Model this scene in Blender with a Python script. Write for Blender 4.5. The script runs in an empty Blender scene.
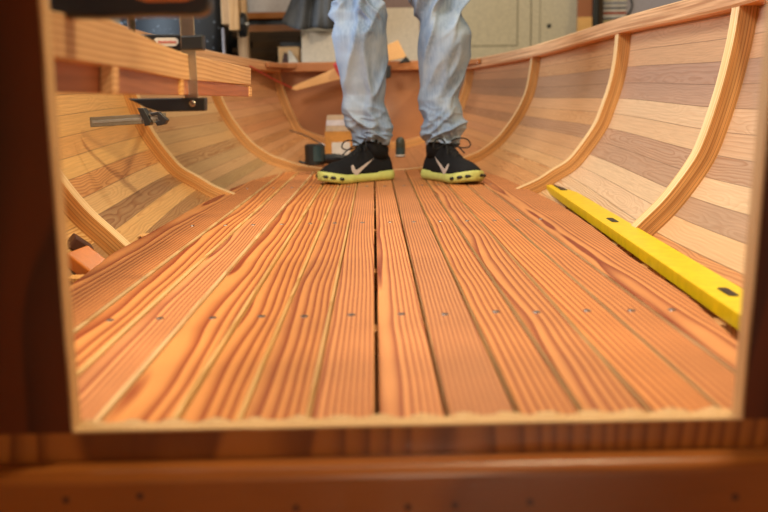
import bpy, bmesh, math, random
from mathutils import Vector, Matrix
random.seed(7)
S = bpy.context.scene
COL = S.collection
# ------------------------------------------------------------------ camera
F = 843.0; PITCH = math.atan(153.15/843.0); YAW = math.atan(7.33/857.0); ROLL = math.radians(1.0)
EYE = Vector((0, 0, .32))
fw = Vector((math.sin(YAW)*math.cos(PITCH), math.cos(YAW)*math.cos(PITCH), -math.sin(PITCH)))
rt0 = Vector((math.cos(YAW), -math.sin(YAW), 0)); up0 = rt0.cross(fw)
rt = rt0*math.cos(ROLL) - up0*math.sin(ROLL); up = up0*math.cos(ROLL) + rt0*math.sin(ROLL)
def ray(px, py): return (fw + rt*((px-384)/F) + up*((256-py)/F))
def at(px, py, Y):  r = ray(px, py); return EYE + r*(Y/r.y)
def atz(px, py, z): r = ray(px, py); return EYE + r*((z-EYE.z)/r.z)
def atx(px, py, x): r = ray(px, py); return EYE + r*(x/r.x)
cd = bpy.data.cameras.new('camera'); cam = bpy.data.objects.new('camera', cd); COL.objects.link(cam)
M = Matrix((rt, up, -fw)).transposed().to_4x4(); M.translation = EYE; cam.matrix_world = M
cd.sensor_width = 36; cd.lens = 36*F/768; cd.clip_start = .02
cd.dof.use_dof = True; cd.dof.focus_distance = 2.1; cd.dof.aperture_fstop = 3.2
S.camera = cam
S.view_settings.view_transform = 'Standard'; S.view_settings.look = 'None'
S.view_settings.exposure = 0; S.view_settings.gamma = 1

# ------------------------------------------------------------------ object helpers
def thing(name, label, cat, loc=(0, 0, 0), group=None):
    o = bpy.data.objects.new(name, None); COL.objects.link(o); o.location = loc
    o.empty_display_size = .05
    o['label'] = label; o['category'] = cat
    if group: o['group'] = group
    return o
def tag(o, label, cat, group=None):
    o['label'] = label; o['category'] = cat
    if group: o['group'] = group
    return o
def struct(o): o['kind'] = 'structure'; return o
def obj(name, me, parent=None, smooth=False, label=None):
    o = bpy.data.objects.new(name, me); COL.objects.link(o)
    if parent:
        o.parent = parent
        bpy.context.view_layer.update()
        o.matrix_parent_inverse = parent.matrix_world.inverted()
    if smooth:
        for p in me.polygons: p.use_smooth = True
    if label: o['label'] = label
    return o
def mesh(verts, faces, mats, uvs=None, midx=None):
    me = bpy.data.meshes.new('m'); me.from_pydata([tuple(v) for v in verts], [], faces)
    if not isinstance(mats, (list, tuple)): mats = [mats]
    for m in mats: me.materials.append(m)
    if uvs:
        ul = me.uv_layers.new(name='UVMap')
        k = 0
        for fu in uvs:
            for u in fu: ul.data[k].uv = u; k += 1
    if midx:
        for p, i in zip(me.polygons, midx): p.material_index = i
    me.update(); return me
def loft(rings, mats, closed=True, caps=True, midx=None, vscale=1):
    """rings: list of equally long point lists; uv u = length along, v = distance around"""
    n = len(rings[0]); verts = [p for r in rings for p in r]; faces = []; uvs = []; mi = []
    us = [0]
    for a, b in zip(rings, rings[1:]):
        us.append(us[-1] + (Vector(a[0])-Vector(b[0])).length)
    vs = [0]
    mid = rings[len(rings)//2]
    for i in range(n): vs.append(vs[-1] + (Vector(mid[i])-Vector(mid[(i+1) % n])).length)
    m = n if closed else n-1
    for k in range(len(rings)-1):
        for i in range(m):
            j = (i+1) % n
            faces.append((k*n+i, k*n+j, (k+1)*n+j, (k+1)*n+i))
            uvs.append([(us[k], vs[i]*vscale), (us[k], vs[i+1]*vscale), (us[k+1], vs[i+1]*vscale), (us[k+1], vs[i]*vscale)])
            mi.append(midx[i] if midx else 0)
    if caps and closed:
        faces.append(tuple(range(n-1, -1, -1))); uvs.append([(0, 0)]*n); mi.append(0)
        b = (len(rings)-1)*n
        faces.append(tuple(b+i for i in range(n))); uvs.append([(0, 0)]*n); mi.append(0)
    me = mesh(verts, faces, mats, uvs, mi)
    bm = bmesh.new(); bm.from_mesh(me); bmesh.ops.recalc_face_normals(bm, faces=bm.faces); bm.to_mesh(me); bm.free()
    return me
def box(x0, x1, y0, y1, z0, z1, mat, bev=.002, seg=2):
    bm = bmesh.new(); bmesh.ops.create_cube(bm, size=1)
    for v in bm.verts: v.co = Vector(((x0+x1)/2+v.co.x*(x1-x0), (y0+y1)/2+v.co.y*(y1-y0), (z0+z1)/2+v.co.z*(z1-z0)))
    if bev: bmesh.ops.bevel(bm, geom=bm.edges[:], offset=bev, segments=seg, affect='EDGES', profile=.5)
    me = bpy.data.meshes.new('m'); bm.to_mesh(me); bm.free(); me.materials.append(mat); return me
def prism(poly, d, mat, bev=.0015):
    """poly: list of 3D points, extruded by vector d"""
    bm = bmesh.new(); a = [bm.verts.new(Vector(p)) for p in poly]; b = [bm.verts.new(Vector(p)+Vector(d)) for p in poly]
    n = len(a); bm.faces.new(a); bm.faces.new(b[::-1])
    for i in range(n): bm.faces.new((a[i], b[i], b[(i+1) % n], a[(i+1) % n]))
    bmesh.ops.recalc_face_normals(bm, faces=bm.faces)
    if bev: bmesh.ops.bevel(bm, geom=bm.edges[:], offset=bev, segments=2, affect='EDGES', profile=.5)
    me = bpy.data.meshes.new('m'); bm.to_mesh(me); bm.free(); me.materials.append(mat); return me
def frame_of(t):
    t = t.normalized(); a = Vector((0, 0, 1)) if abs(t.z) < .9 else Vector((1, 0, 0))
    u = t.cross(a).normalized(); return u, t.cross(u)
def tube(pts, r, mat, n=10, caps=True):
    pts = [Vector(p) for p in pts]; rings = []; u = None
    for i, p in enumerate(pts):
        t = (pts[min(i+1, len(pts)-1)]-pts[max(i-1, 0)]).normalized()
        if u is None: u, v = frame_of(t)
        else:
            u = (u - t*u.dot(t)).normalized(); v = t.cross(u)
        rr = r[i] if isinstance(r, (list, tuple)) else r
        rings.append([p+u*rr*math.cos(2*math.pi*k/n)+v*rr*math.sin(2*math.pi*k/n) for k in range(n)])
    return loft(rings, mat, caps=caps)
def join(*mes):
    bm = bmesh.new(); mats = []
    for me in mes:
        base = len(bm.faces); idx = []
        for m in me.materials:
            if m not in mats: mats.append(m)
            idx.append(mats.index(m))
        tmp = [p.material_index for p in me.polygons]
        bm.from_mesh(me); bm.faces.ensure_lookup_table()
        for k, i in enumerate(tmp): bm.faces[base+k].material_index = idx[i]
    out = bpy.data.meshes.new('m'); bm.to_mesh(out); bm.free()
    for m in mats: out.materials.append(m)
    return out
def crom(P, n):
    """catmull-rom through points P, n samples evenly by arc length"""
    P = [Vector(p) for p in P]; Q = [P[0]*2-P[1]]+P+[P[-1]*2-P[-2]]; D = []
    for i in range(1, len(Q)-2):
        for k in range(12):
            t = k/12; a, b, c, d = Q[i-1], Q[i], Q[i+1], Q[i+2]
            D.append(.5*((2*b)+(c-a)*t+(2*a-5*b+4*c-d)*t*t+(3*b-a-3*c+d)*t**3))
    D.append(P[-1]); L = [0]
    for a, b in zip(D, D[1:]): L.append(L[-1]+(a-b).length)
    out = []; j = 0
    for i in range(n):
        s = L[-1]*i/(n-1)
        while j < len(L)-2 and L[j+1] < s: j += 1
        w = (s-L[j])/max(1e-9, L[j+1]-L[j]); out.append(D[j].lerp(D[j+1], min(1, max(0, w))))
    return out

# ------------------------------------------------------------------ materials
def lin(h):
    h = h.lstrip('#'); c = [int(h[i:i+2], 16)/255 for i in (0, 2, 4)]
    return tuple((x/12.92 if x <= .04045 else ((x+.055)/1.055)**2.4) for x in c)+(1,)
class NT:
    def __init__(s, name):
        s.m = bpy.data.materials.new(name); s.m.use_nodes = True; s.t = s.m.node_tree
        s.b = s.t.nodes['Principled BSDF']
    def n(s, typ, **kw):
        nd = s.t.nodes.new(typ)
        for k, v in kw.items():
            if k.startswith('i_'):
                key = k[2:]; key = int(key) if key.isdigit() else key.replace('_', ' ')
                nd.inputs[key].default_value = v
            else: setattr(nd, k, v)
        return nd
    def l(s, a, b): s.t.links.new(a, b)
    def math(s, op, a, b=None):
        nd = s.n('ShaderNodeMath', operation=op)
        for i, x in enumerate((a, b)):
            if x is None: continue
            if isinstance(x, (int, float)): nd.inputs[i].default_value = x
            else: s.l(x, nd.inputs[i])
        return nd.outputs[0]
    def ramp(s, fac, stops):
        nd = s.n('ShaderNodeValToRGB'); e = nd.color_ramp.elements
        while len(e) < len(stops): e.new(.5)
        for x, (p, c) in zip(e, stops): x.position = p; x.color = c if isinstance(c, tuple) else (c, c, c, 1)
        s.l(fac, nd.inputs[0]); return nd.outputs[0]
    def mix(s, fac, a, b, mode='MIX'):
        nd = s.n('ShaderNodeMix', data_type='RGBA', blend_type=mode)
        for i, x in ((0, fac), (6, a), (7, b)):
            if isinstance(x, (int, float, tuple)): nd.inputs[i].default_value = x
            else: s.l(x, nd.inputs[i])
        return nd.outputs[2]
    def bump(s, h, strength=.2, dist=.002):
        nd = s.n('ShaderNodeBump'); nd.inputs['Strength'].default_value = strength; nd.inputs['Distance'].default_value = dist
        s.l(h, nd.inputs['Height']); s.l(nd.outputs[0], s.b.inputs['Normal'])
def plain(name, col, rough=.6, metal=0, spec=.5, bump=0, coat=0):
    m = NT(name); m.b.inputs['Base Color'].default_value = lin(col); m.b.inputs['Roughness'].default_value = rough
    m.b.inputs['Metallic'].default_value = metal; m.b.inputs['Specular IOR Level'].default_value = spec
    m.b.inputs['Coat Weight'].default_value = coat; m.b.inputs['Coat Roughness'].default_value = .15
    tc = m.n('ShaderNodeTexCoord'); nz = m.n('ShaderNodeTexNoise', i_Scale=45.0, i_Detail=4.0)
    m.l(tc.outputs['Object'], nz.inputs['Vector'])
    c = m.mix(m.ramp(nz.outputs[0], [(.3, 0.0), (.7, 1.0)]), lin(col), tuple(x*.82 for x in lin(col)[:3])+(1,))
    m.l(c, m.b.inputs['Base Color'])
    if bump: m.bump(nz.outputs[0], bump)
    return m.m
def solid_wood(name, light, dark, axis='Y', ring=150, tilt=.03, rough=.45, soft=.5, coat=0, centre=.06, wob=.012, contrast=1.0, spec=.4, pith=.0, svar=.15):
    """growth rings of a log cut by the board: cathedral and straight grain, different for every object"""
    m = NT(name); tc = m.n('ShaderNodeTexCoord'); oi = m.n('ShaderNodeObjectInfo')
    sep = m.n('ShaderNodeSeparateXYZ'); m.l(tc.outputs['Object'], sep.inputs[0])
    o = {'X': (1, 0, 2), 'Y': (0, 1, 2), 'Z': (0, 2, 1)}[axis]   # cross1, along, cross2
    c1, al, c2 = (sep.outputs[i] for i in o)
    r = oi.outputs['Random']
    r2 = m.math('FRACT', m.math('MULTIPLY', r, 17.31)); r3 = m.math('FRACT', m.math('MULTIPLY', r, 71.7)); r4 = m.math('FRACT', m.math('MULTIPLY', r, 291.3))
    cb = m.n('ShaderNodeCombineXYZ'); m.l(m.math('MULTIPLY', c1, 3.0), cb.inputs[0]); m.l(m.math('MULTIPLY', al, .9), cb.inputs[1])
    m.l(m.math('MULTIPLY', r, 40.0), cb.inputs[2])
    nz = m.n('ShaderNodeTexNoise', i_Scale=1.6, i_Detail=2.0); m.l(cb.outputs[0], nz.inputs['Vector'])
    w = m.math('MULTIPLY', m.math('SUBTRACT', nz.outputs[0], .5), wob*4)
    x = m.math('ADD', m.math('ADD', c1, m.math('ADD', m.math('MULTIPLY', r2, centre), pith)), m.math('MULTIPLY', al, m.math('MULTIPLY', m.math('SUBTRACT', r3, .5), tilt*2)))
    z = m.math('ADD', m.math('ADD', c2, m.math('ADD', m.math('MULTIPLY', r4, centre*1.6), .012)), m.math('MULTIPLY', al, m.math('MULTIPLY', m.math('SUBTRACT', r2, .5), tilt)))
    d = m.math('SQRT', m.math('ADD', m.math('MULTIPLY', x, x), m.math('MULTIPLY', z, z)))
    d = m.math('ADD', d, w)
    f = m.math('FRACT', m.math('MULTIPLY', d, ring))
    g = m.ramp(f, [(0, 0.0), (.35, .1), (.78, .8), (.9, 1.0), (1.0, 0.0)])
    # fine fibres
    cf = m.n('ShaderNodeCombineXYZ'); m.l(m.math('MULTIPLY', c1, 900.0), cf.inputs[0]); m.l(m.math('MULTIPLY', al, 14.0), cf.inputs[1]); m.l(m.math('MULTIPLY', c2, 900.0), cf.inputs[2])
    nf = m.n('ShaderNodeTexNoise', i_Scale=1.0, i_Detail=3.0); m.l(cf.outputs[0], nf.inputs['Vector'])
    nl = m.n('ShaderNodeTexNoise', i_Scale=5.0, i_Detail=3.0); m.l(tc.outputs['Object'], nl.inputs['Vector'])
    g2 = m.math('MULTIPLY', g, contrast)
    col = m.mix(g2, lin(light), lin(dark))
    col = m.mix(.35, col, m.mix(1.0, col, m.ramp(nf.outputs[0], [(.3, .55), (.7, 1.0)]), 'MULTIPLY'))
    col = m.mix(1.0, col, m.ramp(nl.outputs[0], [(.3, .82), (.7, 1.0)]), 'MULTIPLY')
    hs = m.n('ShaderNodeHueSaturation'); m.l(m.math('ADD', m.math('MULTIPLY', r3, .26), .87), hs.inputs['Value']); m.l(m.math('ADD', m.math('MULTIPLY', r4, svar), 1.0-svar*.55), hs.inputs['Saturation']); m.l(col, hs.inputs['Color'])
    m.l(hs.outputs[0], m.b.inputs['Base Color'])
    m.b.inputs['Roughness'].default_value = rough; m.b.inputs['Specular IOR Level'].default_value = spec
    m.b.inputs['Coat Weight'].default_value = coat; m.b.inputs['Coat Roughness'].default_value = .12
    m.bump(nf.outputs[0], .15, .001)
    return m.m
def streak_wood(name, light, dark, rough=.45, scale=220.0, coat=0, lam=0, spec=.4):
    """uv based straight grain running along u; lam: glue line pitch in metres"""
    m = NT(name); uv = m.n('ShaderNodeUVMap'); sep = m.n('ShaderNodeSeparateXYZ'); m.l(uv.outputs[0], sep.inputs[0])
    cb = m.n('ShaderNodeCombineXYZ'); m.l(m.math('MULTIPLY', sep.outputs[0], 1.6), cb.inputs[0]); m.l(m.math('MULTIPLY', sep.outputs[1], scale), cb.inputs[1])
    nz = m.n('ShaderNodeTexNoise', i_Scale=1.0, i_Detail=3.0, i_Roughness=.6); m.l(cb.outputs[0], nz.inputs['Vector'])
    c2 = m.n('ShaderNodeCombineXYZ'); m.l(m.math('MULTIPLY', sep.outputs[0], 2.5), c2.inputs[0]); m.l(m.math('MULTIPLY', sep.outputs[1], 30.0), c2.inputs[1])
    n2 = m.n('ShaderNodeTexNoise', i_Scale=1.0, i_Detail=2.0); m.l(c2.outputs[0], n2.inputs['Vector'])
    col = m.mix(m.ramp(nz.outputs[0], [(.42, 0.0), (.62, 1.0)]), lin(light), lin(dark))
    col = m.mix(m.ramp(n2.outputs[0], [(.35, 0.0), (.7, .45)]), col, lin(dark))
    if lam:
        fr = m.math('FRACT', m.math('DIVIDE', sep.outputs[1], lam))
        layer = m.math('FLOOR', m.math('DIVIDE', sep.outputs[1], lam))
        wn = m.n('ShaderNodeTexWhiteNoise', noise_dimensions='1D'); m.l(layer, wn.inputs['W'])
        col = m.mix(1.0, col, m.ramp(wn.outputs[0], [(0, .78), (1, 1.0)]), 'MULTIPLY')
        col = m.mix(m.ramp(fr, [(0, 1.0), (.06, .8), (.13, 0.0), (.93, 0.0), (1, .9)]), col, tuple(x*.35 for x in lin(dark)[:3])+(1,))
    m.l(col, m.b.inputs['Base Color']); m.b.inputs['Roughness'].default_value = rough; m.b.inputs['Specular IOR Level'].default_value = spec
    m.b.inputs['Coat Weight'].default_value = coat; m.b.inputs['Coat Roughness'].default_value = .12
    m.bump(nz.outputs[0], .1, .001)
    return m.m
def plank_wood():
    """hull strips: wood tone of every strip from the 'tone' attribute (a property of that strip), cathedral grain from uv"""
    m = NT('hull strips'); uv = m.n('ShaderNodeUVMap'); sep = m.n('ShaderNodeSeparateXYZ'); m.l(uv.outputs[0], sep.inputs[0])
    at_ = m.n('ShaderNodeAttribute', attribute_name='tone'); rn = m.n('ShaderNodeAttribute', attribute_name='grain')
    sg = m.n('ShaderNodeSeparateColor'); m.l(rn.outputs['Color'], sg.inputs[0])
    r = sg.outputs[0]; strength = sg.outputs[1]
    fr = sep.outputs[1]                      # metres across the strip, centred
    cb = m.n('ShaderNodeCombineXYZ'); m.l(m.math('MULTIPLY', sep.outputs[0], 1.8), cb.inputs[0]); m.l(m.math('MULTIPLY', fr, 6.0), cb.inputs[1]); m.l(m.math('MULTIPLY', r, 60.0), cb.inputs[2])
    nz = m.n('ShaderNodeTexNoise', i_Scale=1.7, i_Detail=2.5); m.l(cb.outputs[0], nz.inputs['Vector'])
    x = m.math('ADD', fr, m.math('MULTIPLY', m.math('SUBTRACT', r, .5), .05))
    h = m.math('MULTIPLY', m.math('SUBTRACT', nz.outputs[0], .45), .09)
    d = m.math('SQRT', m.math('ADD', m.math('MULTIPLY', x, x), m.math('MULTIPLY', h, h)))
    d = m.math('ADD', d, m.math('MULTIPLY', h, .5))
    f = m.math('FRACT', m.math('MULTIPLY', d, m.math('ADD', 75.0, m.math('MULTIPLY', m.math('FRACT', m.math('MULTIPLY', r, 7.7)), 70.0))))
    g = m.ramp(f, [(0, 0.0), (.4, .1), (.8, .8), (.92, 1.0), (1.0, 0.0)])
    cf = m.n('ShaderNodeCombineXYZ'); m.l(m.math('MULTIPLY', sep.outputs[0], 7.0), cf.inputs[0]); m.l(m.math('MULTIPLY', fr, 300.0), cf.inputs[1]); m.l(m.math('MULTIPLY', r, 30.0), cf.inputs[2])
    nf = m.n('ShaderNodeTexNoise', i_Scale=1.0, i_Detail=4.0); m.l(cf.outputs[0], nf.inputs['Vector'])
    dark = m.mix(1.0, at_.outputs['Color'], (.62, .42, .27, 1), 'MULTIPLY')
    col = m.mix(m.math('MULTIPLY', g, strength), at_.outputs['Color'], dark)
    col = m.mix(1.0, col, m.ramp(nf.outputs[0], [(.3, .8), (.7, 1.0)]), 'MULTIPLY')
    # seam between two strips
    e = sg.outputs[2]
    sm = m.math('GREATER_THAN', m.math('ABSOLUTE', fr), m.math('SUBTRACT', e, .0012))
    col = m.mix(m.math('MULTIPLY', sm, .55), col, (.10, .05, .025, 1))
    m.l(col, m.b.inputs['Base Color']); m.b.inputs['Roughness'].default_value = .38; m.b.inputs['Specular IOR Level'].default_value = .5
    m.bump(nf.outputs[0], .08, .001)
    return m.m
SEDGE = solid_wood('pale slat edge', '#ecc48a', '#d0a064', ring=120, rough=.6)
SOLE = solid_wood('fir floor slats', '#db9152', '#852f0e', ring=155, rough=.5, centre=.075, tilt=.010, wob=.0036, pith=.022, svar=.06)
PINE = solid_wood('light pine', '#f2c080', '#d0904e', ring=150, rough=.5, tilt=.02, pith=.03, wob=.004)
MAHO = solid_wood('mahogany board', '#b36c42', '#985330', ring=90, rough=.4, contrast=.6)
MAHOX = solid_wood('mahogany transom', '#b87642', '#a05f30', axis='X', ring=60, rough=.35, contrast=.5, coat=.2)
FIRX = solid_wood('varnished fir beam', '#a8622a', '#7c3e18', axis='X', ring=70, rough=.3, coat=.5, contrast=.7)
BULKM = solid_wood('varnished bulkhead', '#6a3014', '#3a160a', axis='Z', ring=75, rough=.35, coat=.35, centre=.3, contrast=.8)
BULK_LIT = solid_wood('varnished bulkhead lit below', '#b87238', '#7a4220', axis='Z', ring=170, rough=.3, coat=.4, centre=.3)  # same boards as the sides; paler tone paints in the light at the foot
BARE = solid_wood('sawn edge', '#e6ba7c', '#b98548', axis='X', ring=150, rough=.6)
BAREZ = solid_wood('sawn edge upright', '#eec488', '#b98548', axis='Z', ring=150, rough=.6)
LAMF = streak_wood('laminated frame face', '#efd3a4', '#d3a76c', scale=120, rough=.4)
LAMS = streak_wood('laminated frame side', '#dca566', '#b87c42', scale=160, rough=.4, lam=.0075)
RAIL = streak_wood('gunwale wood', '#e6b688', '#ad7a54', scale=110, rough=.28, coat=.3)
RAILU = streak_wood('gunwale underside with bounce', '#e4954a', '#c87a34', scale=90, rough=.4)  # orange bounce light is painted into this tone
HULL = plank_wood()
STEEL = plain('clamp steel', '#b9b2a8', .28, 1.0)
STEELD = plain('dull clamp steel', '#7d7468', .4, 1.0)
SCREW = plain('screw steel', '#8f8a86', .4, 1.0)
BLACK = plain('black cast iron', '#15171b', .38, 0, .6, .2)
RUBBER = plain('black plastic', '#101113', .45)
YELLOW = plain('yellow lacquer', '#e6c313', .33, 0, .5)
SHOE = plain('black mesh fabric', '#17171a', .85, 0, .2, .6)
LIME = plain('lime foam', '#bcc06c', .6)
LACE = plain('black laces', '#0d0d0f', .8)
SWO = plain('silver grey print', '#b9aaa2', .5)
CARD = plain('cardboard', '#c98c42', .85)
TAPE = plain('beige paper', '#a98f74', .75)
PAPER = plain('white label paper', '#d9d4cc', .7)
CREAM = plain('cream paint', '#ddd0b2', .55)
CREAMD = plain('door gap', '#8b8068', .7)
WHITEW = plain('whitewashed panel', '#cdbca6', .7)
PLASTER = plain('plaster', '#b7a893', .9)
CLOTH = plain('grey cloth', '#5a5c60', .95, bump=.3)
RED = plain('red plastic', '#c0342c', .45)
TEAL = plain('teal print', '#2b4448', .4)
OLIVE = plain('dark olive plastic', '#3a3f35', .4)
SKIN = plain('skin', '#c99477', .55)
HAIR = plain('brown hair', '#3a2618', .8)
SWEAT = plain('dark wool sweater', '#3b4048', .95, bump=.4)
AMBER = plain('amber varnished block', '#c8701c', .35, coat=.4)
RUST = plain('red brown block', '#4a2412', .6)
CONC = plain('concrete', '#6f675c', .9)
LILAC = plain('pale lilac panel', '#b8adb0', .8)
DARKW = solid_wood('weathered lumber', '#5a4126', '#2c1d10', axis='X', ring=90, rough=.8)
ORW = solid_wood('orange shelf board', '#c27c42', '#9a5a2a', axis='X', ring=90, rough=.6)

# ------------------------------------------------------------------ hull sections (inner surface of the planking)
NS = 73
def sec(Y, pts, sheer, keel):
    P = [at(px, py, Y) for px, py in pts]; P = [(p.x, p.z) for p in P]
    P = [sheer] + P + keel
    return crom([(x, 0, z) for x, z in P], NS)
Y1, Y2, Y3, Y4 = 2.0, 3.08, 4.12, 5.0
def xz(px, py, Y): p = at(px, py, Y); return (p.x, p.z)
s1 = sec(Y1, [(760.6, 29), (753.8, 60.5), (743, 100), (726.5, 147), (712, 175), (684.5, 211.5), (659, 237)],
         (xz(768, -18, Y1)), [(.60, -.085), (.46, -.175), (.25, -.255), (0, -.29)])
s2 = sec(Y2, [(632, 59), (626.4, 86.4), (617.7, 112), (609.4, 131.5), (591.8, 157), (578, 172.5)],
         (xz(636, 18, Y2)), [(.675, .016), (.60, -.028), (.42, -.095), (.2, -.14), (0, -.15)])
s3 = sec(Y3, [(542.8, 64), (538, 91), (530, 110.8), (519.4, 128), (504.7, 146), (487, 159.6)],
         (xz(544, 46, Y3)), [(.474, .008), (.36, -.027), (.18, -.053), (0, -.06)])
s4 = sec(Y4, [(475, 80), (471, 96), (461, 121), (449, 136)],
         (xz(477, 60, Y4)), [(.2, .045), (0, .035)])
def scaled(s, kx, dz, kz=1): return [Vector((p.x*kx, 0, p.z*kz+dz)) for p in s]
ST = [(-1.25, scaled(s1, .04, .14, .85)), (-.7, scaled(s1, .42, .09, .92)), (-.1, scaled(s1, .66, .05, .97)), (.55, scaled(s1, .83, .03, 1)), (1.2, scaled(s1, .945, .012)), (Y1, s1), (Y2, s2), (Y3, s3), (Y4, s4),
      (5.1, scaled(s4, .97, .01))]
def section(Y):
    """hull section at any Y by interpolating the stations"""
    for i in range(len(ST)-1):
        if Y <= ST[i+1][0]+1e-9: break
    y0, y1 = ST[i][0], ST[i+1][0]; t = (Y-y0)/(y1-y0)
    a = ST[max(i-1, 0)]; d = ST[min(i+2, len(ST)-1)]
    out = []
    for k in range(NS):
        p0, p1 = ST[i][1][k], ST[i+1][1][k]
        m0 = (p1-a[1][k])*((y1-y0)/max(.2, y1-a[0])); m1 = (d[1][k]-p0)*((y1-y0)/max(.2, d[0]-y0))
        h = (2*t**3-3*t*t+1)*p0+(t**3-2*t*t+t)*m0+(-2*t**3+3*t*t)*p1+(t**3-t*t)*m1
        out.append(Vector((h.x, Y, h.z)))
    return out
def hull_x(Y, z):
    s = section(Y)
    for a, b in zip(s, s[1:]):
        if (a.z-z)*(b.z-z) <= 0 and abs(a.z-b.z) > 1e-9: return a.x+(b.x-a.x)*(z-a.z)/(b.z-a.z)
    return s[0].x

boat = thing('wooden_boat', 'strip planked wooden boat hull under construction with laminated curved frames', 'boat', (0, 2, -.2))
NP = 24
# tone per strip from the sheer down; per bay (before frame 1, 1-2, 2-3, 3-4)
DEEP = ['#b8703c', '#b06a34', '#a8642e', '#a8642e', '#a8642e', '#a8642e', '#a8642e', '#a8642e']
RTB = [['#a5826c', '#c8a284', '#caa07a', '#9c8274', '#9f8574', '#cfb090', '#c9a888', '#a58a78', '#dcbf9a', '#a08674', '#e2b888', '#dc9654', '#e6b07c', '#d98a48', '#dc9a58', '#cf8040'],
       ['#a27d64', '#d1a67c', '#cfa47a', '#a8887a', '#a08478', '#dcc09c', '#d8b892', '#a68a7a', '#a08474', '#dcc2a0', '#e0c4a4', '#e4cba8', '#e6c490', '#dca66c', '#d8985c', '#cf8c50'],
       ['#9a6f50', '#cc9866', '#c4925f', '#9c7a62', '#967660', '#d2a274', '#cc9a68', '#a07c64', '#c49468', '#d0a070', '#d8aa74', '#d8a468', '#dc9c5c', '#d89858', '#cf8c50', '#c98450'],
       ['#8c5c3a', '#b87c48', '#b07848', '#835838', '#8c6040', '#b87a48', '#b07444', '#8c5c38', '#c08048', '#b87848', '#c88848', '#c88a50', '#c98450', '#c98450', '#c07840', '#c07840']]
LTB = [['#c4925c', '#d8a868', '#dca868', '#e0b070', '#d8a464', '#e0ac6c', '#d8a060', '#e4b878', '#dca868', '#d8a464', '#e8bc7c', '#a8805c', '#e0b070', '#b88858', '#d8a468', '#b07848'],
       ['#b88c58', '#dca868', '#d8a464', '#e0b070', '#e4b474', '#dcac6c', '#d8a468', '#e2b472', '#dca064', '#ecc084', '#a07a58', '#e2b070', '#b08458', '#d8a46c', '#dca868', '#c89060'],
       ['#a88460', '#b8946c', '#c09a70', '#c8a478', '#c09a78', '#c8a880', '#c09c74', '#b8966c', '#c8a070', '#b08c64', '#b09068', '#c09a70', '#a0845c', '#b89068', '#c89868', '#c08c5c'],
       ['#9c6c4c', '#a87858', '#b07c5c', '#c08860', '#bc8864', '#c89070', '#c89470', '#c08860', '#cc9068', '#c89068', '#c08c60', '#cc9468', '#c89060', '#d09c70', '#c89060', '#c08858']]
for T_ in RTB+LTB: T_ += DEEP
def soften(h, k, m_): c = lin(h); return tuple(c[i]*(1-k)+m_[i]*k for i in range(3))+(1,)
def hull_side(side, table):
    rnd = random.Random(3 if side > 0 else 11)
    verts, faces, uvs, tone, grain = [], [], [], [], []
    bays = [(-1.25, Y1), (Y1, Y2), (Y2, Y3), (Y3, 5.06)]
    per = (NS-1)//NP
    for b, (ya, yb) in enumerate(bays):
        ny = 26 if b == 0 else 14
        ss = [section(ya+(yb-ya)*i/ny) for i in range(ny+1)]
        gr = [rnd.random() for _ in range(NP)]
        for k in range(NP):
            strong = (.12+.3*rnd.random()) if k < 11 else .9
            if side < 0 and 10 < k: strong = .5
            if side < 0 and k in ((8, 10, 12) if b != 2 else (6, 9)): strong = 1.0
            if side > 0 and k == 7: strong = .7
            for i in range(ny):
                for j in range(per):
                    q = k*per+j; base = len(verts)
                    a, b_, c, d = ss[i][q], ss[i][q+1], ss[i+1][q+1], ss[i+1][q]
                    for p in (a, b_, c, d): verts.append((p.x*side, p.y, p.z))
                    faces.append((base, base+1, base+2, base+3) if side > 0 else (base+3, base+2, base+1, base))
                    w0 = (ss[i][q]-ss[i][q+1]).length; w1 = (ss[i+1][q]-ss[i+1][q+1]).length
                    v = [(a.y, (j-per/2)*w0), (b_.y, (j+1-per/2)*w0), (c.y, (j+1-per/2)*w1), (d.y, (j-per/2)*w1)]
                    e = [w0*per/2, w0*per/2, w1*per/2, w1*per/2]
                    if side < 0: v = v[::-1]; e = e[::-1]
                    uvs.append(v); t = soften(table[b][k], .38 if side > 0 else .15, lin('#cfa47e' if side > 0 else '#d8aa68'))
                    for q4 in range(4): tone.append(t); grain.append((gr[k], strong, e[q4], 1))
    me = mesh(verts, faces, HULL, uvs)
    for nm, dat in (('tone', tone), ('grain', grain)):
        ca = me.color_attributes.new(nm, 'FLOAT_COLOR', 'CORNER')
        for i, c in enumerate(dat): ca.data[i].color = c
    bm = bmesh.new(); bm.from_mesh(me); bmesh.ops.remove_doubles(bm, verts=bm.verts, dist=1e-5); bm.to_mesh(me); bm.free()
    o = obj('hull_planking', me, boat, True)
    sd = o.modifiers.new('thickness', 'SOLIDIFY'); sd.thickness = .012
    sd.offset = -1
    return o
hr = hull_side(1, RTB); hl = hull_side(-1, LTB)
hr['label'] = 'planking of the side with the yellow level, pale and mauve strips'; hl['label'] = 'planking of the side with the clamps, tan strips with swirling grain'
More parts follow.
